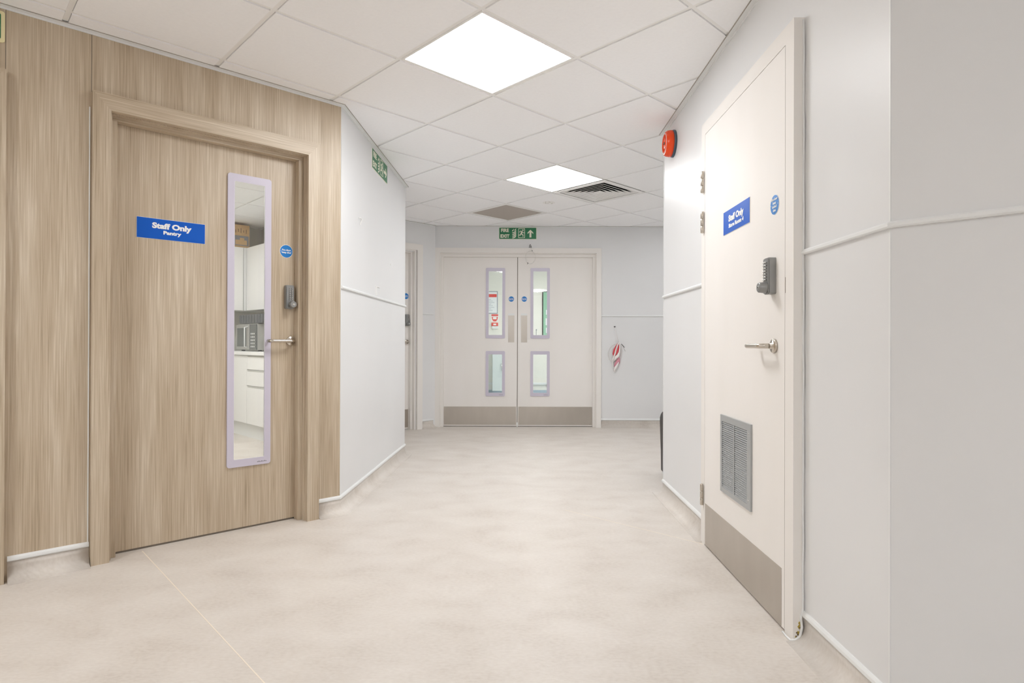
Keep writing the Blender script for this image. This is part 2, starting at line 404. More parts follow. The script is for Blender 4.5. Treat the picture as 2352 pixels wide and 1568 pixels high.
CT = [(0, CEIL-.012), (-.004, CEIL-.012), (-.004, CEIL-.004), (-.024, CEIL-.004), (-.024, CEIL), (0, CEIL)]
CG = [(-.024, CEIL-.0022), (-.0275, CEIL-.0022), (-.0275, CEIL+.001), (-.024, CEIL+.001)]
CP = [(-4.013, -3), w2(WD, -4.1), A, C, P, G, (-.93, BY), (2.6, BY), (2.6, 4.0), E, F, w2(WR, 3.13), (3.198, -3)]
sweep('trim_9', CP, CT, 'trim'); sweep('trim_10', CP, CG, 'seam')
# vertical corner strips and panel joints
for i, (fr, x, z0, z1, w, y, mt) in enumerate([(WB, .002, .105, CEIL-.012, .006, -.003, 'trim'), (DD, .004, .105, CEIL-.012, .006, -.003, 'trim'),
        (DD, 2.433, .105, CEIL-.012, .005, -.002, 'trim'), (WD, -1.2225, .1, 2.06, .0042, -.005, 'trim'),
        (WD, -1.216, 2.131, CEIL-.012, .0022, -.0008, 'gap'), (WD, -1.513, 2.131, CEIL-.012, .0022, -.0008, 'gap')]):
    fr.put(MB().m(mt).box(x-w/2, x+w/2, y, 0, z0, z1), 'trim_%d' % (11+i), kind='structure')

# ------------------------------------------------------------------ door furniture
def vision(parent, x0, x1, z0, z1, y, w=.034, name='vision_panel', mark=True, leaf=.044):
    """lilac surround on both faces with glass between; y = leaf face"""
    o, i = rrect(x0, x1, z0, z1, .014), rrect(x0+w, x1-w, z0+w+.006, z1-w-.006, .005)
    mb = MB().m('lilac').ring(o, i, y-.008, y)
    mb.ring(o, rrect(x0+w-.018, x1-w+.018, z0+w-.014, z1-w+.014, .005), y+leaf, y+leaf+.008)
    v = mb.build(name, parent)
    box('glass', x0+w-.002, x1-w+.002, y-.004, y-.0005, z0+w+.003, z1-w-.003).build('glass', v)
    box('glass', x0+w-.020, x1-w+.020, y+leaf+.002, y+leaf+.005, z0+w-.016, z1-w+.016).build('glass', v)
    MB().m('trim').ring(rrect(x0+w-.001, x1-w+.001, z0+w+.005, z1-w-.005, .005), rrect(x0+w+.0015, x1-w-.0015, z0+w+.0075, z1-w-.0075, .004), y-.0065, y-.0035).build('gasket', v)
    if mark:
        mm = MB().m('tray')
        for k in range(7): mm.box(x1-w-.038+k*.0075, x1-w-.038+k*.0075+.0045, y-.0084, y-.008, z0+.014, z0+.018+.002*(k % 2))
        mm.build('printed_mark', v)
    return v
def leaf_with_holes(mat, x0, x1, z0, z1, y0, y1, hx0, hx1, hz):
    mb = MB().m(mat); mb.box(x0, hx0, y0, y1, z0, z1); mb.box(hx1, x1, y0, y1, z0, z1); z = z0
    for a, b in sorted(hz): mb.box(hx0, hx1, y0, y1, z, a); z = b
    mb.box(hx0, hx1, y0, y1, z, z1); return mb
def lever(parent, x, z, y, length=.135, rose=.026, out=.052):
    h = MB().m('steel_smooth')
    h.lathe([(rose, 0), (rose, -.007), (rose-.002, -.009), (.011, -.009), (.010, -.02)], (x, y, z), 'y', 28)
    pts = [(x, y-.008, z)]
    for k in range(7):
        a = pi/2*k/6; pts.append((x-.018+.018*cos(a)-.0, y-out+.018-.018*sin(a), z))
    pts += [(x-.05, y-out, z), (x-length+.03, y-out, z)]
    for k in range(1, 7):
        a = pi/2*k/6; pts.append((x-length+.02-.016*sin(a), y-out+.016*(1-cos(a)), z))
    pts.append((x-length+.004, y-out+.034, z))
    h.tube(pts, .0095, 12); return h.build('handle', parent)
def keypad(parent, x, z0, y):
    """x = centre, z0 = bottom"""
    l = MB().m('lock')
    l.prism(rrect(x-.0235, x+.0235, z0, z0+.133, .007), y-.024, y)
    l.prism(rrect(x-.0205, x+.0205, z0+.003, z0+.130, .006), y-.029, y-.024)
    l = l.build('digital_lock', parent)
    for r in range(7):
        for c in range(2):
            MB().m('chrome').lathe([(.0033, 0), (.0030, -.007), (.0015, -.009)], (x-.004+c*.013, y-.029, z0+.052+r*.0105), 'y', 12).build('button', l)
    k = MB().m('lock'); pr = [(.018, y-.029), (.020, y-.032), (.0205, y-.036), (.0185, y-.056), (.016, y-.059)]
    k.lathe([(r, t-y) for r, t in pr], (x+.008, y, z0+.024), 'y', 14); k.build('knob', l)
    MB().m('chrome').lathe([(.0065, 0), (.006, -.002)], (x+.008, y-.059, z0+.024), 'y', 16).build('key_cylinder', l)
    box('black', x+.0072, x+.0088, y-.0618, y-.061, z0+.0205, z0+.0275).build('keyhole', l)
    return l
def disc_sign(fr, x, z, y, lines, label, r=.037):
    e = fr.empty('fire_door_disc', x, y, z, label, 'sign', 'blue fire door discs')
    MB().m('white').lathe([(r, 0), (r, -.0012)], (0,0,0), 'y', 40).build('backing', e)
    MB().m('disc').lathe([(r*.95, -.0012), (r*.95, -.0018)], (0,0,0), 'y', 40).build('face', e)
    n = len(lines); s = .0135 if n < 3 else .0135
    for i, t in enumerate(lines):
        text(t, s, e, 0, ((n-1)/2-i)*s*1.0, -.0024, bold=.00035)
    for sx in (-1, 1): MB().m('white').lathe([(.0016, -.0018), (.0014, -.0026)], (sx*r*.82, 0, 0), 'y', 10).build('screw', e)
    return e
def plate_sign(fr, x0, x1, z0, z1, y, l1, l2, label, c1, c2, s1, s2, z1o, z2o):
    s1 *= 1.08; s2 *= 1.08
    e = fr.empty('door_sign', x0, y, z0, label, 'sign', 'blue staff only signs')
    w, h_ = x1-x0, z1-z0
    box('white', 0, w, -.002, 0, 0, h_).build('backing', e)
    box('blue', .0014, w-.0014, -.003, -.002, .0014, h_-.0014).build('face', e)
    text(l1, s1, e, c1, z1o, -.0036, bold=.0018, xs=1.2); text(l2, s2, e, c2, z2o, -.0036, bold=.0011, xs=1.3)
    return e
def hinge(parent, x, z0, z1, y):
    L = z1-z0; hh = MB().m('steel_smooth')
    for k in range(3):
        a = z0+L*k/3+.0006; b = z0+L*(k+1)/3-.0006
        hh.lathe([(.0065, a-z0), (.0075, a-z0+.002), (.0075, b-z0-.002), (.0065, b-z0)], (x, y-.004, z0), 'z', 14)
    hh.box(x-.010, x+.010, y-.001, y+.002, z0, z1)
    return hh.build('hinge', parent)
def casing(parent, xo0, xi0, xi1, xo1, zi, zo, y0, y1, mj, mh, names='architrave'):
    MB().m(mj).prism([(xo0, 0), (xi0, 0), (xi0, zi), (xo0, zo)], y0, y1).build(names, parent)
    MB().m(mj).prism([(xi1, 0), (xo1, 0), (xo1, zo), (xi1, zi)], y0, y1).build(names, parent)
    MB().m(mh).prism([(xo0, zo), (xi0, zi), (xi1, zi), (xo1, zo)], y0, y1).build(names, parent)
def lining(parent, x0, x1, zt, y0, y1, stopw, sy0, sy1, mj, mh, th=.012):
    """three-sided reveal lining with a planted stop"""
    mb = MB().m(mj); mb.box(x0-th, x0, y0, y1, 0, zt+th).box(x1, x1+th, y0, y1, 0, zt+th)
    mb.m(mh).box(x0, x1, y0, y1, zt, zt+th); mb.build('lining', parent)
    mb = MB().m(mj); mb.box(x0, x0+stopw, sy0, sy1, 0, zt-stopw, .0012, 1).box(x1-stopw, x1, sy0, sy1, 0, zt-stopw, .0012, 1)
    mb.m(mh).box(x0, x1, sy0, sy1, zt-stopw, zt, .0012, 1); mb.build('door_stop', parent)

# ---- door 1: oak pantry door
d1 = WD.empty('door_1', 0, 0, 0, kind='structure')
d1['label'] = 'oak veneer pantry door with tall narrow glass panel in the left wall'
casing(d1, -1.215, -1.145, -.211, -.143, 2.055, 2.13, -.032, 0, 'wood', 'wood_h')
lining(d1, -1.136, -.216, 2.058, 0, T+.02, .0255, .030, .078, 'wood', 'wood_h')
leaf_with_holes('wood', -1.128, -.226, .010, 2.045, .078, .122, -.600, -.387, [(.356, 1.882)]).build('leaf', d1)
box('gap', -1.128, -.226, .082, .118, 0.0, .0095).build('threshold_seal', d1)
vision(d1, -.608, -.379, .336, 1.902, .078)
keypad(d1, -.2795, 1.192, .078)
lever(d1, -.266, 1.011, .078)
plate_sign(WD, -1.024, -.717, 1.508, 1.610, .078, 'Staff Only', 'Pantry', 'blue sign reading Staff Only Pantry on the oak door', .153, .154, .0335, .0215, .066, .035)
disc_sign(WD, -.292, 1.517, .078, ['Fire door', 'keep shut'], 'round blue fire door disc on the oak door above its keypad lock')
# ---- door 2: neighbouring oak door, only its frame edge shows
d2 = WD.empty('door_2', 0, 0, 0, kind='structure')
casing(d2, -2.522, -2.452, -1.581, -1.511, 2.055, 2.13, -.032, 0, 'wood', 'wood_h')
lining(d2, -2.444, -1.589, 2.058, 0, T+.02, .0255, .030, .078, 'wood', 'wood_h')
box('wood', -2.436, -1.597, .078, .122, .010, 2.045).build('leaf', d2)
lever(d2, -1.66, 1.011, .078)
# ---- door 3: alcove door
d3 = WG.empty('door_3', 0, 0, 0, kind='structure')
casing(d3, .045, .115, 1.022, 1.096, 2.075, 2.145, -.032, 0, 'beige', 'beige')
lining(d3, .112, .990, 2.066, -.02, T+.02, .022, .028, .078, 'beige', 'beige')
box('beige_leaf', .118, .984, .078, .122, .010, 2.05).build('leaf', d3)
box('steel', .130, .972, .0765, .078, .022, .232).build('kick_plate', d3)
keypad(d3, .940, 1.200, .078)
lever(d3, .948, 1.015, .078)
disc_sign(WG, .935, 1.545, .078, ['Fire door', 'keep shut'], 'round blue fire door disc half hidden on the far alcove door', .036)
# ---- door 4: double doors
d4 = WK.empty('door_4', 0, 0, 0, kind='structure')
casing(d4, -.928, -.862, 1.006, 1.064, 2.078, 2.138, -.03, 0, 'beige', 'beige')
lining(d4, -.853, .998, 2.068, -.008, T+.02, .032, .014, .045, 'beige', 'beige')
for side, x0, x1, vx0, vx1, px, kx0, kx1 in (('left', -.826, .061, -.316, -.084, -.010, -.818, .052), ('right', .0685, .972, .221, .454, .145, .078, .966)):
    lf = leaf_with_holes('beige_leaf', x0, x1, .008, 2.043, .045, .089, vx0+.010, vx1-.010, [(.386, .888), (1.080, 1.888)]).build('leaf', d4)
    vision(d4, vx0, vx1, .366, .908, .045); vision(d4, vx0, vx1, 1.060, 1.908, .045, mark=False)
    box('steel', kx0, kx1, .0436, .045, .020, .240).build('kick_plate', d4)
    pp = MB().m('steel').prism(rrect(px-.037, px+.037, 1.013, 1.336, .003), .0435, .045).build('push_plate', d4)
    MB().m('trim').prism(rrect(px-.036, px+.036, 1.337, 1.362, .003), .0432, .045).build('push_plate_highlight', d4)  # white tag painting in the highlight above the push plate
    ks = MB().m('chrome')
    for fx in (.03, .5, .97):
        for zz in (.032, .228): ks.lathe([(.004, 0), (.003, -.0015)], (kx0+(kx1-kx0)*fx, .0436, zz), 'y', 10)
    ks.build('plate_screws', d4)
box('gap', .0612, .0683, .06, .085, .008, 2.043).build('meeting_seal', d4)
box('trim', .058, .072, .036, .046, .0, .05).build('floor_bolt', d4)
box('gap', -.826, .972, .05, .085, 0, .0075).build('threshold_seal', d4)
disc_sign(WK, -.010, 1.534, .045, ['Fire door', 'keep shut'], 'round blue fire door disc on the left leaf of the double doors', .034)
disc_sign(WK, .146, 1.534, .045, ['Fire door', 'keep shut'], 'round blue fire door disc on the right leaf of the double doors', .034)
# ---- door 5: store room door on the right
d5 = DD.empty('door_5', 0, 0, 0, kind='structure')
casing(d5, .945, 1.002, 1.902, 1.966, 2.046, 2.108, -.038, .0, 'beige', 'beige')
lining(d5, 1.001, 1.903, 2.047, -.03, T+.02, .014, .006, .03, 'beige', 'beige', .006)
box('beige_leaf', 1.0045, 1.8995, -.038, .004, .008, 2.043).build('leaf', d5)
box('gap', 1.0045, 1.8995, -.028, .002, 0, .0075).build('threshold_seal', d5)
box('gap', 1.8992, 1.9018, -.0376, -.030, 0.01, 2.043).build('edge_seal', d5)
kp = box('steel', 1.016, 1.878, -.0394, -.038, .010, .213); kp.build('kick_plate', d5)
for z0, z1 in ((1.757, 1.866), (1.556, 1.664), (.197, .302)): hinge(d5, .986, z0, z1, -.044)
keypad(d5, 1.806, 1.183, -.038)
lever(d5, 1.818, .995, -.038, .135, .026, .055)
box('gap', 1.902, 1.905, -.0386, -.038, 1.18, 1.235).build('latch_plate', d5)
# grille
g = MB().m('grille'); gx0, gx1, gz0, gz1 = 1.257, 1.612, .336, .682; yf = -.038
g.ring([(gx1,gz1),(gx0,gz1),(gx0,gz0),(gx1,gz0)], [(gx1-.036,gz1-.028),(gx0+.022,gz1-.028),(gx0+.022,gz0+.022),(gx1-.036,gz0+.022)], yf-.008, yf)
gr = g.build('air_grille', d5)
box('dark', gx0+.02, gx1-.03, yf-.0012, yf-.0002, gz0+.02, gz1-.026).build('grille_backing', gr)
sl = MB().m('grille'); N_ = 33; zz0 = gz0+.022; st = (gz1-.028-zz0)/N_
for k in range(N_):
    z = zz0+st*(k+.5)
    v = [(-.0072, z-st*.42), (-.0062, z-st*.42), (-.0016, z+st*.30), (-.0026, z+st*.30)]
    a = [sl.bm.verts.new((gx0+.022, yf+y, zz)) for y, zz in v]; b = [sl.bm.verts.new((gx1-.036, yf+y, zz)) for y, zz in v]
    sl._f(a); sl._f(b[::-1])
    for q in range(4): sl._f([a[q], b[q], b[(q+1) % 4], a[(q+1) % 4]])
sl.build('louvre_slats', gr)
box('grille', 1.424, 1.432, yf-.0078, yf-.001, gz0+.02, gz1-.026).build('centre_bar', gr)
ks = MB().m('chrome')
for xx in (gx0+.012, gx1-.018):
    for z in (gz0+.04, gz1-.04): ks.lathe([(.003, 0), (.0025, -.0015)], (xx, yf-.008, z), 'y', 10)
ks.build('grille_screws', gr)
plate_sign(DD, 1.278, 1.586, 1.490, 1.594, -.038, 'Staff Only', 'Store Room 4', 'blue sign reading Staff Only Store Room 4 on the white right door', .156, .158, .0335, .0215, .062, .030)
disc_sign(DD, 1.818, 1.507, -.038, ['Fire door', 'keep', 'locked', 'shut'], 'round blue fire door keep locked shut disc on the white right door')
# sealant bead along the near side of that frame, curling round its foot
bead = MB().m('trim'); pts = []
rnd = random.Random(3)
for k in range(60):
    z = 2.10-(2.10-.11)*k/59; wob = .0012*sin(z*23)+.001*rnd.uniform(-1, 1)
    pts.append((1.9685+wob, -.006, z))
pts += [(1.967, -.012, .08), (1.972, -.010, .05), (1.974, -.018, .02), (1.972, -.032, .006), (1.966, -.046, .003), (1.94, -.048, .003), (1.905, -.046, .003)]
bead.tube(pts, [.0034]*(len(pts)-7)+[.0038, .0045, .005, .005, .0045, .0035, .003], 8)
bo = bead.build('sealant_bead', d5)
stn = MB().m('stain')
for k in range(26):
    t = rnd.random(); zz = .012+.055*t; yy = -.012-.016*rnd.random()*(1-t)-.004; r_ = rnd.uniform(.0015, .004)
    stn.m('stain' if rnd.random() > .35 else 'stain2').lathe([(r_, 0), (r_*.7, .0006)], (1.966, yy, zz), 'x', 7)
stn.build('glue_stain', d5)

# ------------------------------------------------------------------ exit signs
def exit_sign(fr, x0, z0, y, arrow, label):
    """0.442 x 0.134 sign; artwork in units of a 1092 x 330 grid, origin top left"""
    e = fr.empty('fire_exit_sign', x0, y, z0, label, 'sign', 'green fire exit signs')
    S = .442/1092; H_ = 330
    q = lambda X, Y: (X*S, (H_-Y)*S)
    box('glow', -.004, .446, -.0022, 0, -.004, .1376).build('backing', e)
    box('green', 0, .442, -.003, -.0022, 0, .1336).build('face', e)
    text('FIRE', .055, e, 165*S, (H_-82)*S, -.0034, 'glow', bold=.0021, xs=.95)
    text('EXIT', .055, e, 165*S, (H_-252)*S, -.0034, 'glow', bold=.0021, xs=.95)
    y0, y1 = -.0038, -.003
    fl = MB().m('glow')
    for dx, dy, sc in ((0, 0, .8), (70, -18, .75)):
        fl.ribbon([q(380+dx, 115+dy), q(392+dx, 85+dy), q(415+dx, 68+dy), q(428+dx, 30+dy)], [.001*S*1000, 14*S, 12*S, 1*S], y0, y1)
    for cy in (150, 200, 250, 300):
        fl.ribbon([q(378, cy-8), q(395, cy), q(430, cy-8), q(468, cy-28), q(492, cy-60), q(500, cy-84)][:6], [1*S, 12*S, 15*S, 14*S, 9*S, 1*S], y0, y1)
    fl.build('flame_symbol', e)
    mm = MB().m('glow')
    mm.ring(rrect(*[v for v in (562*S, 758*S, (H_-300)*S, (H_-18)*S)], 14*S, 4), rrect(576*S, 744*S, (H_-288)*S, (H_-32)*S, 10*S, 4), y0, y1)
    mm.build('doorway_symbol', e)
    mn = MB().m('glow')
    mn.lathe([(21*S, y1), (21*S, y0)], (698*S, 0, (H_-72)*S), 'y', 18)
    mn.ribbon([q(672, 108), q(655, 150), q(640, 185)], [22*S, 20*S, 17*S], y0-.0001, y1)           # torso
    mn.ribbon([q(665, 102), q(620, 100), q(594, 132)], [10*S, 10*S, 8*S], y0-.0002, y1)            # trailing arm
    mn.ribbon([q(680, 110), q(704, 146), q(742, 148)], [10*S, 10*S, 8*S], y0-.0003, y1)            # leading arm
    mn.ribbon([q(640, 180), q(622, 216), q(560, 218)], [14*S, 13*S, 9*S], y0-.0004, y1)            # back leg
    mn.ribbon([q(648, 180), q(700, 205), q(702, 268)], [15*S, 13*S, 9*S], y0-.0005, y1)            # front leg
    mn.build('running_figure_symbol', e)
    ar = MB().m('glow'); c = (920, 175); pts = [(0,-118),(84,-34),(84,8),(28,-46),(28,110),(-28,110),(-28,-46),(-84,8),(-84,-34)]
    if arrow == 'right': pts = [(-y_, x_) for x_, y_ in pts]
    P_ = [q(c[0]+a_, c[1]+b_) for a_, b_ in pts]
    # split into convex pieces: head halves and shaft
    for idx in ((0,1,2,3), (0,3,6), (0,6,7,8), (3,4,5,6)): ar.prism([P_[i] for i in idx], y0, y1)
    ar.build('arrow_symbol', e)
    return e
exit_sign(WB, .696, 2.240, 0, 'right', 'green fire exit sign with right arrow high on the white wall beside the oak wall')
exit_sign(WK, -.156, 2.250, 0, 'up', 'green fire exit sign with upward arrow above the double doors')
# sign over the neighbouring oak door (only its right edge shows)
e = WD.empty('fire_exit_sign', -1.958, 0, 2.246, 'cream-edged green exit sign cut off by the left edge, over the oak wall', 'sign', 'green fire exit signs')
MB().m('cream').prism(rrect(0, .442, 0, .130, .010), -.004, 0).build('backing', e)
MB().m('green').prism(rrect(.013, .429, .013, .119, .006), -.005, -.004).build('face', e)
text('FIRE', .045, e, .075, .088, -.0056, 'glow', bold=.001); text('EXIT', .045, e, .075, .045, -.0056, 'glow', bold=.001)

# ------------------------------------------------------------------ wall things
# fire alarm sounder
e = DD.empty('fire_alarm_sounder', .25, 0, 2.249, 'round orange-red fire alarm sounder high on the right wall near the far corner', 'fire alarm')
MB().m('navy').lathe([(.083, 0), (.083, -.010), (.080, -.016)], (0,0,0), 'y', 40).build('base', e)
MB().m('red').lathe([(.080, -.016), (.081, -.026), (.078, -.044), (.070, -.056), (.062, -.060), (.057, -.058), (.052, -.048), (.040, -.048), (.034, -.056), (.02, -.060), (.004, -.061)], (0,0,0), 'y', 44).build('housing', e)
MB().m('film').tube([(.0595*cos(2*pi*k/36), -.0600, .0595*sin(2*pi*k/36)) for k in range(36)], .0018, 8, closed=True).build('rim', e)
MB().m('black').prism([(-.012,-.007),(.012,-.007),(.012,.007),(-.012,.007)], -.0625, -.060).build('sound_slot', e)
MB().m('chrome').lathe([(.0035, -.0815), (.003, -.083)], (.0,.0,0), 'x', 10).build('cover_screw', e)
# clear holder and small hook on the white wall
e = WB.empty('leaflet_holder', .80, 0, 1.340, 'small clear plastic holder sitting on the dado strip of the left white wall', 'holder')
box('wall', .004, .126, -.004, 0, 0, .068, bev=.0015).build('pocket', e)
box('white', 0, .004, -.012, 0, 0, .072).build('side_edge', e); box('white', .004, .10, -.010, 0, .067, .071).build('top_edge', e)
MB().m('white').tube([(-.03, -.006, .016), (-.008, -.010, .020), (.022, -.010, .016), (.012, -.006, -.006), (.004, -.004, -.024)], .003, 8)\
    .build('wall_hook', None, WB.at(.385, 0, 1.795), WB.a)
tagp(bpy.data.objects['wall_hook'], 'tiny bent white hook alone on the upper left white wall', 'hook')
o = WB.put(MB().m('white').lathe([(.007, 0), (.005, -.004), (.002, -.006)], (0,0,0), 'y', 12), 'wall_plug', 1.27, 0, 1.628, 'tiny white plug on the left white wall right of the bent hook', 'plug')
# cable loop above the double doors
e = WK.empty('cable_loop', .21, -.03, 2.0, 'thin white wire loop dangling from a black clip over the double doors', 'cable')
lp = [(.064*cos(t)*.9+.005, -.010+.004*sin(2*t), .025+.078*sin(t)) for t in [radians(20+k*12) for k in range(29)]]
MB().m('clear').tube(lp, .0026, 8).build('wire', e)
lp = [(.058*cos(t)+.012, -.014+.004*cos(2*t), .03+.068*sin(t)) for t in [radians(-60+k*12) for k in range(24)]]
MB().m('clear').tube(lp, .002, 8).build('wire', e)
MB().m('black').tube([(-.006, -.004, .158), (.004, -.010, .178), (.016, -.008, .155), (-.012, -.004, .148), (.020, -.004, .146)], .0045, 8).build('clip', e)
MB().m('black').tube([(.024, -.012, .108), (.030, -.014, .098)], .0035, 8).build('wire_end', e)
MB().m('black').tube([(-.030, -.012, -.036), (-.022, -.014, -.046), (-.030, -.012, -.056)], .0035, 8).build('wire_end', e)
MB().m('clear').tube([(.004, -.008, .15), (.022, -.012, .118), (.028, -.012, .10)], .002, 8).build('wire', e)
# hanging bundle of barrier tape
e = WK.empty('barrier_tape_bundle', 1.235, 0, .66, 'twisted red and white tape bundle hanging by a string on the grey back wall', 'tape')
hk = MB().m('black').tube([(-.012, 0, .548), (-.016, -.016, .544), (-.006, -.020, .540), (-.002, -.014, .548)], .0045, 8).build('hook', e)
MB().m('film').tube([(-.010, -.016, .538), (.012, -.018, .45), (.036, -.016, .36)], .0028, 8).build('string', e)
def leafshape(name, mat, pts, w, y, tw):
    b_ = MB().m(mat); L_ = []
    for i, (x, z) in enumerate(pts):
        a = pts[max(0, i-1)]; c = pts[min(len(pts)-1, i+1)]; dx, dz = c[0]-a[0], c[1]-a[1]; d = hypot(dx, dz)
        nx, nz = -dz/d, dx/d; k = tw*i; ww = w[i]
        L_.append([b_.bm.verts.new((x+s_*nx*ww*cos(k), y-s_*ww*sin(k)*.8-off, z+s_*nz*ww*cos(k))) for off in (0, .0015) for s_ in (-1, 1)])
    for p_, q_ in zip(L_, L_[1:]):
        for i0, i1 in ((0,1),(1,3),(3,2),(2,0)): b_._f([p_[i0], q_[i0], q_[i1], p_[i1]], True)
    b_._f([L_[0][0],L_[0][1],L_[0][3],L_[0][2]]); b_._f([L_[-1][0],L_[-1][1],L_[-1][3],L_[-1][2]])
    return b_.build(name, e)
leafshape('red_strip', 'tape_red', [(.036,.35),(.012,.31),(-.010,.265),(-.022,.22),(-.020,.18)], [.003,.012,.016,.014,.004], -.020, .10)
leafshape('red_strip', 'tape_red', [(.040,.33),(.036,.29),(.022,.25),(.004,.21),(-.022,.17)], [.003,.014,.020,.018,.006], -.028, .12)
leafshape('pink_strip', 'tape_pink', [(.030,.20),(.036,.16),(.028,.12),(.006,.09),(-.012,.06)], [.004,.018,.026,.024,.006], -.022, .10)
leafshape('white_strip', 'film', [(.040,.36),(.020,.32),(.004,.27),(-.008,.22),(-.030,.16),(-.038,.12),(-.030,.06),(.0,.02)], [.004,.006,.008,.010,.012,.014,.012,.004], -.032, .2)
leafshape('white_strip', 'film', [(.048,.35),(.050,.29),(.046,.24),(.030,.20),(-.010,.165),(-.034,.13)], [.004,.008,.012,.018,.020,.006], -.036, .1)
leafshape('white_strip', 'film', [(.036,.12),(.022,.09),(.0,.055),(-.018,.03),(-.008,.0)], [.005,.012,.016,.014,.003], -.036, .08)
def arc(cx, cz, rx, rz_, a0, a1, y): return [(cx+rx*cos(radians(a0+(a1-a0)*k/20)), y-.006*sin(pi*k/20), cz+rz_*sin(radians(a0+(a1-a0)*k/20))) for k in range(21)]
MB().m('clear').tube(arc(.030, .22, .118, .125, 88, 225, -.012), .002, 8).build('thin_wire', e)
MB().m('clear').tube(arc(.030, .19, .112, .115, 100, 200, -.016), .002, 8).build('thin_wire', e)
MB().m('clear').tube(arc(-.01, .23, .085, .10, 70, -60, -.012), .002, 8).build('thin_wire', e)
MB().m('clear').tube([(.044, -.014, .345), (.07, -.02, .335), (.09, -.022, .31), (.118, -.016, .25)], .002, 8).build('thin_wire', e)
MB().m('black').tube([(.068, -.022, .338), (.088, -.024, .318), (.106, -.022, .296)], .0032, 8).build('wire_end', e)
# black bin round the far right corner
e = Frame((1.153, 4.40), 0).empty('waste_bin', 0, 0, 0, 'black plastic waste bin standing behind the far right corner', 'bin')
mb = MB().m('black'); prof = [(.018, .012), (.006, .022), (.004, .03), (.002, .18), (-.002, .32), (-.004, .40), (-.003, .43), (.001, .452), (.008, .469), (.018, .482), (.035, .489), (.06, .49)]
rings = []
for ins, z in prof: rings.append([mb.bm.verts.new((x, y, z)) for x, y in rrect(ins, .34-ins, ins, .30-ins, .035)])
for a, b in zip(rings, rings[1:]):
    for k in range(len(a)): mb._f([a[k], a[(k+1) % len(a)], b[(k+1) % len(b)], b[k]], True)
mb._f(rings[0]); mb._f(rings[-1]); mb.build('body', e)
MB().m('trim').box(.016, .324, .016, .284, 0, .012).build('base', e)
box('dark', .08, .26, .07, .23, .4895, .493).build('lid_flap', e)

# ------------------------------------------------------------------ pantry
def kbox(e, mat, name, *a, **k): return box(mat, *a, **k).build(name, e)
def unit(name, x0, x1, y0, y1, z0, z1, label, cat, group, fronts, toe=0):
    e = KP.empty(name, x0, y0, z0, label, cat, group); w, d, h_ = x1-x0, y1-y0, z1-z0
    kbox(e, 'cab', 'carcass', 0, w, .02, d, toe, h_)
    for (kind, a, b) in fronts:
        f = kbox(e, 'cab', kind, .002, w-.002, 0, .018, a, b, bev=.0015)
        if kind == 'drawer': kbox(f, 'grip', 'grip_recess', .02, w-.02, -.0006, .001, b-.012, b-.001)
    return e
# base run along the side wall
unit('base_cabinet', .42, 1.04, -.58, -.004, .15, .868, 'white pantry base cupboard with a plain door left of the drawers', 'cabinet', 'white pantry base units', [('door', .004, .714)])
unit('base_cabinet', 1.043, 1.66, -.58, -.004, .15, .868, 'white pantry base unit with drawers, seen low through the oak door glass', 'cabinet', 'white pantry base units', [('drawer', .004, .395), ('drawer', .405, .562), ('drawer', .572, .714)])
KP.put(MB().m('trim').box(0, 1.9, -.535, -.515, 0, .148), 'plinth', .32, 0, 0, 'grey white plinth board under the pantry base units', 'plinth')
KP.put(MB().m('cab').box(0, 2.20, -.60, -.004, 0, .036, .003), 'worktop', .02, 0, .870, 'white pantry worktop under the microwave', 'worktop')
unit('base_cabinet', .02, .415, -.58, -.004, .15, .868, 'white corner base unit at the far end of the pantry', 'cabinet', 'white pantry base units', [('door', .004, .714)])
# wall units
unit('wall_cabinet', .31, .90, -.30, -.004, 1.37, 2.108, 'white gloss wall cabinet right of the pantry corner joint', 'cabinet', 'white pantry wall units', [('door', .003, .735)])
unit('wall_cabinet', .905, 1.50, -.30, -.004, 1.37, 2.108, 'white gloss wall cabinet nearest the oak door', 'cabinet', 'white pantry wall units', [('door', .003, .735)])
e = KP.empty('wall_cabinet', .004, -1.20, 1.37, 'white gloss wall cabinet on the pantry end wall below the cardboard box', 'cabinet', 'white pantry wall units')
kbox(e, 'cab', 'carcass', 0, .285, 0, 1.19, 0, .738); kbox(e, 'cab', 'door', .287, .304, .004, .86, .003, .735, bev=.0015)
kbox(e, 'trim', 'filler', .286, .300, .868, 1.19, .003, .735)
# microwave
e = KP.empty('microwave', .42, -.46, .907, 'grey microwave oven on the pantry worktop', 'microwave')
kbox(e, 'mwbody', 'body', 0, .55, .02, .38, .012, .30, bev=.004)
kbox(e, 'mwbody', 'door', .004, .37, 0, .019, .018, .292, bev=.002); kbox(e, 'mwglass', 'window', .035, .29, -.0015, .001, .05, .255)
MB().m('trim').tube([(.335, 0, .04), (.335, -.035, .05), (.335, -.035, .26), (.335, 0, .27)], .006, 8).build('handle', e)
kp_ = kbox(e, 'mwglass', 'control_panel', .375, .546, .004, .019, .018, .292)
for r in range(5):
    for c in range(3): MB().m('white').lathe([(.009, 0), (.008, -.003)], (.42+c*.04, .004, .05+r*.035), 'y', 10).build('button', kp_)
kbox(e, 'black', 'foot', .03, .06, .05, .08, 0, .012); kbox(e, 'black', 'foot', .49, .52, .05, .08, 0, .012)
kbox(e, 'black', 'foot', .03, .06, .3, .33, 0, .012); kbox(e, 'black', 'foot', .49, .52, .3, .33, 0, .012)
# ribbed grey tray on top
mb = MB().m('tray'); mb.prism([(.0, .02), (.03, 0), (.62, 0), (.64, .02), (.64, .095), (0, .095)], -.44, -.14)
for k in range(8): mb.box(.05+k*.075, .056+k*.075, -.446, -.439, .008, .09)
KP.put(mb, 'storage_tray', .46, 0, 1.212, 'dark grey ribbed tray on top of the microwave', 'tray')
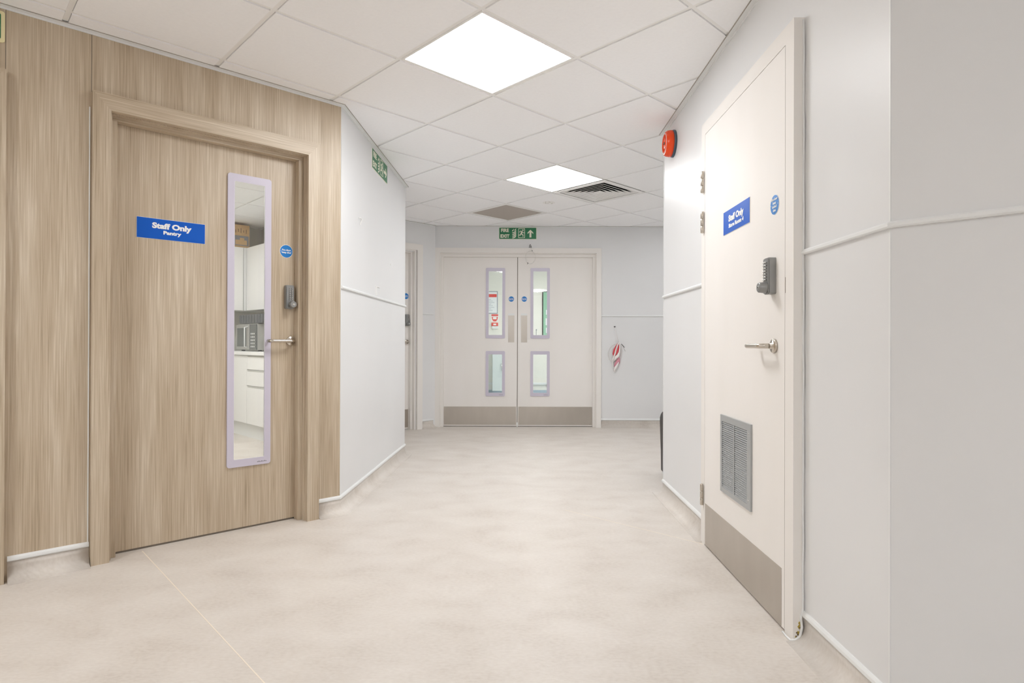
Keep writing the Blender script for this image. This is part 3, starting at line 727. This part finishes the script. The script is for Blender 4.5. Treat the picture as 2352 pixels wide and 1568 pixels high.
# tap/kettle knob
e = KP.empty('kettle', 1.10, -.30, .907, 'small steel kettle on the pantry worktop right of the microwave', 'kettle')
MB().m('chrome').lathe([(.0, 0), (.068, 0), (.07, .02), (.062, .12), (.045, .17), (.02, .18), (.004, .183)], (0,0,0), 'z', 24).build('body', e)
MB().m('black').tube([(.05, 0, .15), (.11, 0, .14), (.11, 0, .06), (.07, 0, .04)], .009, 8).build('handle', e)
# cardboard box on the end cabinet
e = KP.empty('cardboard_box', .03, -.62, 2.109, 'brown cardboard box with a grey print stored on top of the pantry cabinets', 'box')
kbox(e, 'card', 'carton', 0, .25, 0, .36, 0, .262, bev=.002)
kbox(e, 'greyprint', 'printed_label', .2502, .2512, .12, .35, .02, .135)
pm = MB().m('cardprint')
for k in range(5): pm.box(.2502, .2510, .20+k*.03, .206+k*.03, .165+.01*(k % 2), .20+.012*(k % 3))
pm.build('print', e)['kind'] = 'stuff'
pm = MB().m('card'); pm.box(.2513, .2520, .20, .33, .03, .085); pm.box(.2513,.2520,.25,.30,.085,.11); pm.build('picture', e)

# ------------------------------------------------------------------ room beyond the double doors
BB = Frame((0, YB), 0)
sweep('baseboard_beyond', [(XB0, 7.32), (XB0, YB), (XB1, YB), (XB1, 7.32)], [(0, 0), (-.012, 0), (-.012, .11), (0, .11)], 'blueskirt')
sweep('trim_beyond', [(XB0, 7.32), (XB0, YB), (XB1, YB), (XB1, 7.32)], [(0, .215), (-.03, .215), (-.03, .255), (0, .255)], 'trim')
e = BB.empty('poster', -.62, 0, 1.565, 'framed notice with a red heading on the wall beyond the left door glass', 'poster')
kbox(e, 'ink', 'frame', 0, .345, -.012, 0, 0, .43); kbox(e, 'paper', 'sheet', .015, .33, -.014, -.012, .015, .415)
kbox(e, 'poster_red', 'heading', .02, .325, -.0155, -.014, .315, .375)
pl = MB().m('ink')
for k in range(8): pl.box(.03, .22+.06*((k*7) % 3)/2, -.015, -.014, .27-k*.03, .276-k*.03)
pl.build('printed_lines', e)
e = BB.empty('fire_action_notice', -.395, 0, 1.415, 'small red and white fire notice under the framed notice', 'sign')
kbox(e, 'white', 'card', -.01, .14, -.004, 0, -.01, .15)
kbox(e, 'poster_red', 'heading', 0, .13, -.005, -.004, .105, .14)
MB().m('poster_red').prism([(.005,.09),(.125,.09),(.115,.04),(.09,.005),(.04,.005),(.015,.04)], -.005, -.004).build('shield', e)
kbox(e, 'white', 'symbol', .03, .10, -.006, -.005, .045, .085)
e = BB.empty('fire_call_point', -.392, 0, 1.33, 'red break-glass call point beyond the left door glass', 'call point')
kbox(e, 'poster_red', 'housing', 0, .125, -.05, 0, 0, .062, bev=.004); kbox(e, 'white', 'element', .035, .09, -.0515, -.05, .015, .045)
kbox(e, 'trim', 'hinged_cover', .015, .13, -.045, 0, -.05, -.002)
e = BB.empty('notice_board', .575, 0, 1.05, 'green felt notice board with papers beyond the right door glass', 'notice board')
kbox(e, 'dark', 'frame', 0, .9, -.02, 0, 0, .95); kbox(e, 'notice', 'felt', .02, .88, -.023, -.02, .02, .93)
for i, (x, z, w_, h_) in enumerate(((.07, .50, .12, .09), (.065, .30, .12, .13), (.07, .15, .12, .10), (.30, .55, .2, .28), (.55, .5, .2, .28))):
    p_ = kbox(e, 'paper', 'pinned_paper', x, x+w_, -.0245, -.023, z, z+h_); kbox(p_, 'tape_pink', 'print', x+.03, x+w_-.03, -.0252, -.0245, z+.02, z+h_-.03)
e = BB.empty('low_cabinet', -.36, -.42, 0, 'pale teal low cabinet seen through the lower left door glass', 'cabinet')
kbox(e, 'tealdoor', 'carcass', 0, .55, .02, .40, .12, .93); kbox(e, 'tealdoor', 'door', .003, .547, 0, .018, .125, .925, bev=.002)
MB().m('chrome').tube([(.17, 0, .62), (.17, -.03, .62), (.17, -.03, .50), (.17, 0, .50)], .006, 8).build('handle', e)
kbox(e, 'blueskirt', 'plinth', .02, .53, .03, .39, 0, .12)
o = BB.put(MB().m('ink').tube([(0, -.01, 0), (0, -.01, .42)], .004, 8).lathe([(.012, 0), (.010, -.012)], (0, 0, .43), 'y', 12), 'pull_cord', .465, 0, .83, 'thin grey cord on the cream wall left of the green notice board', 'cord')
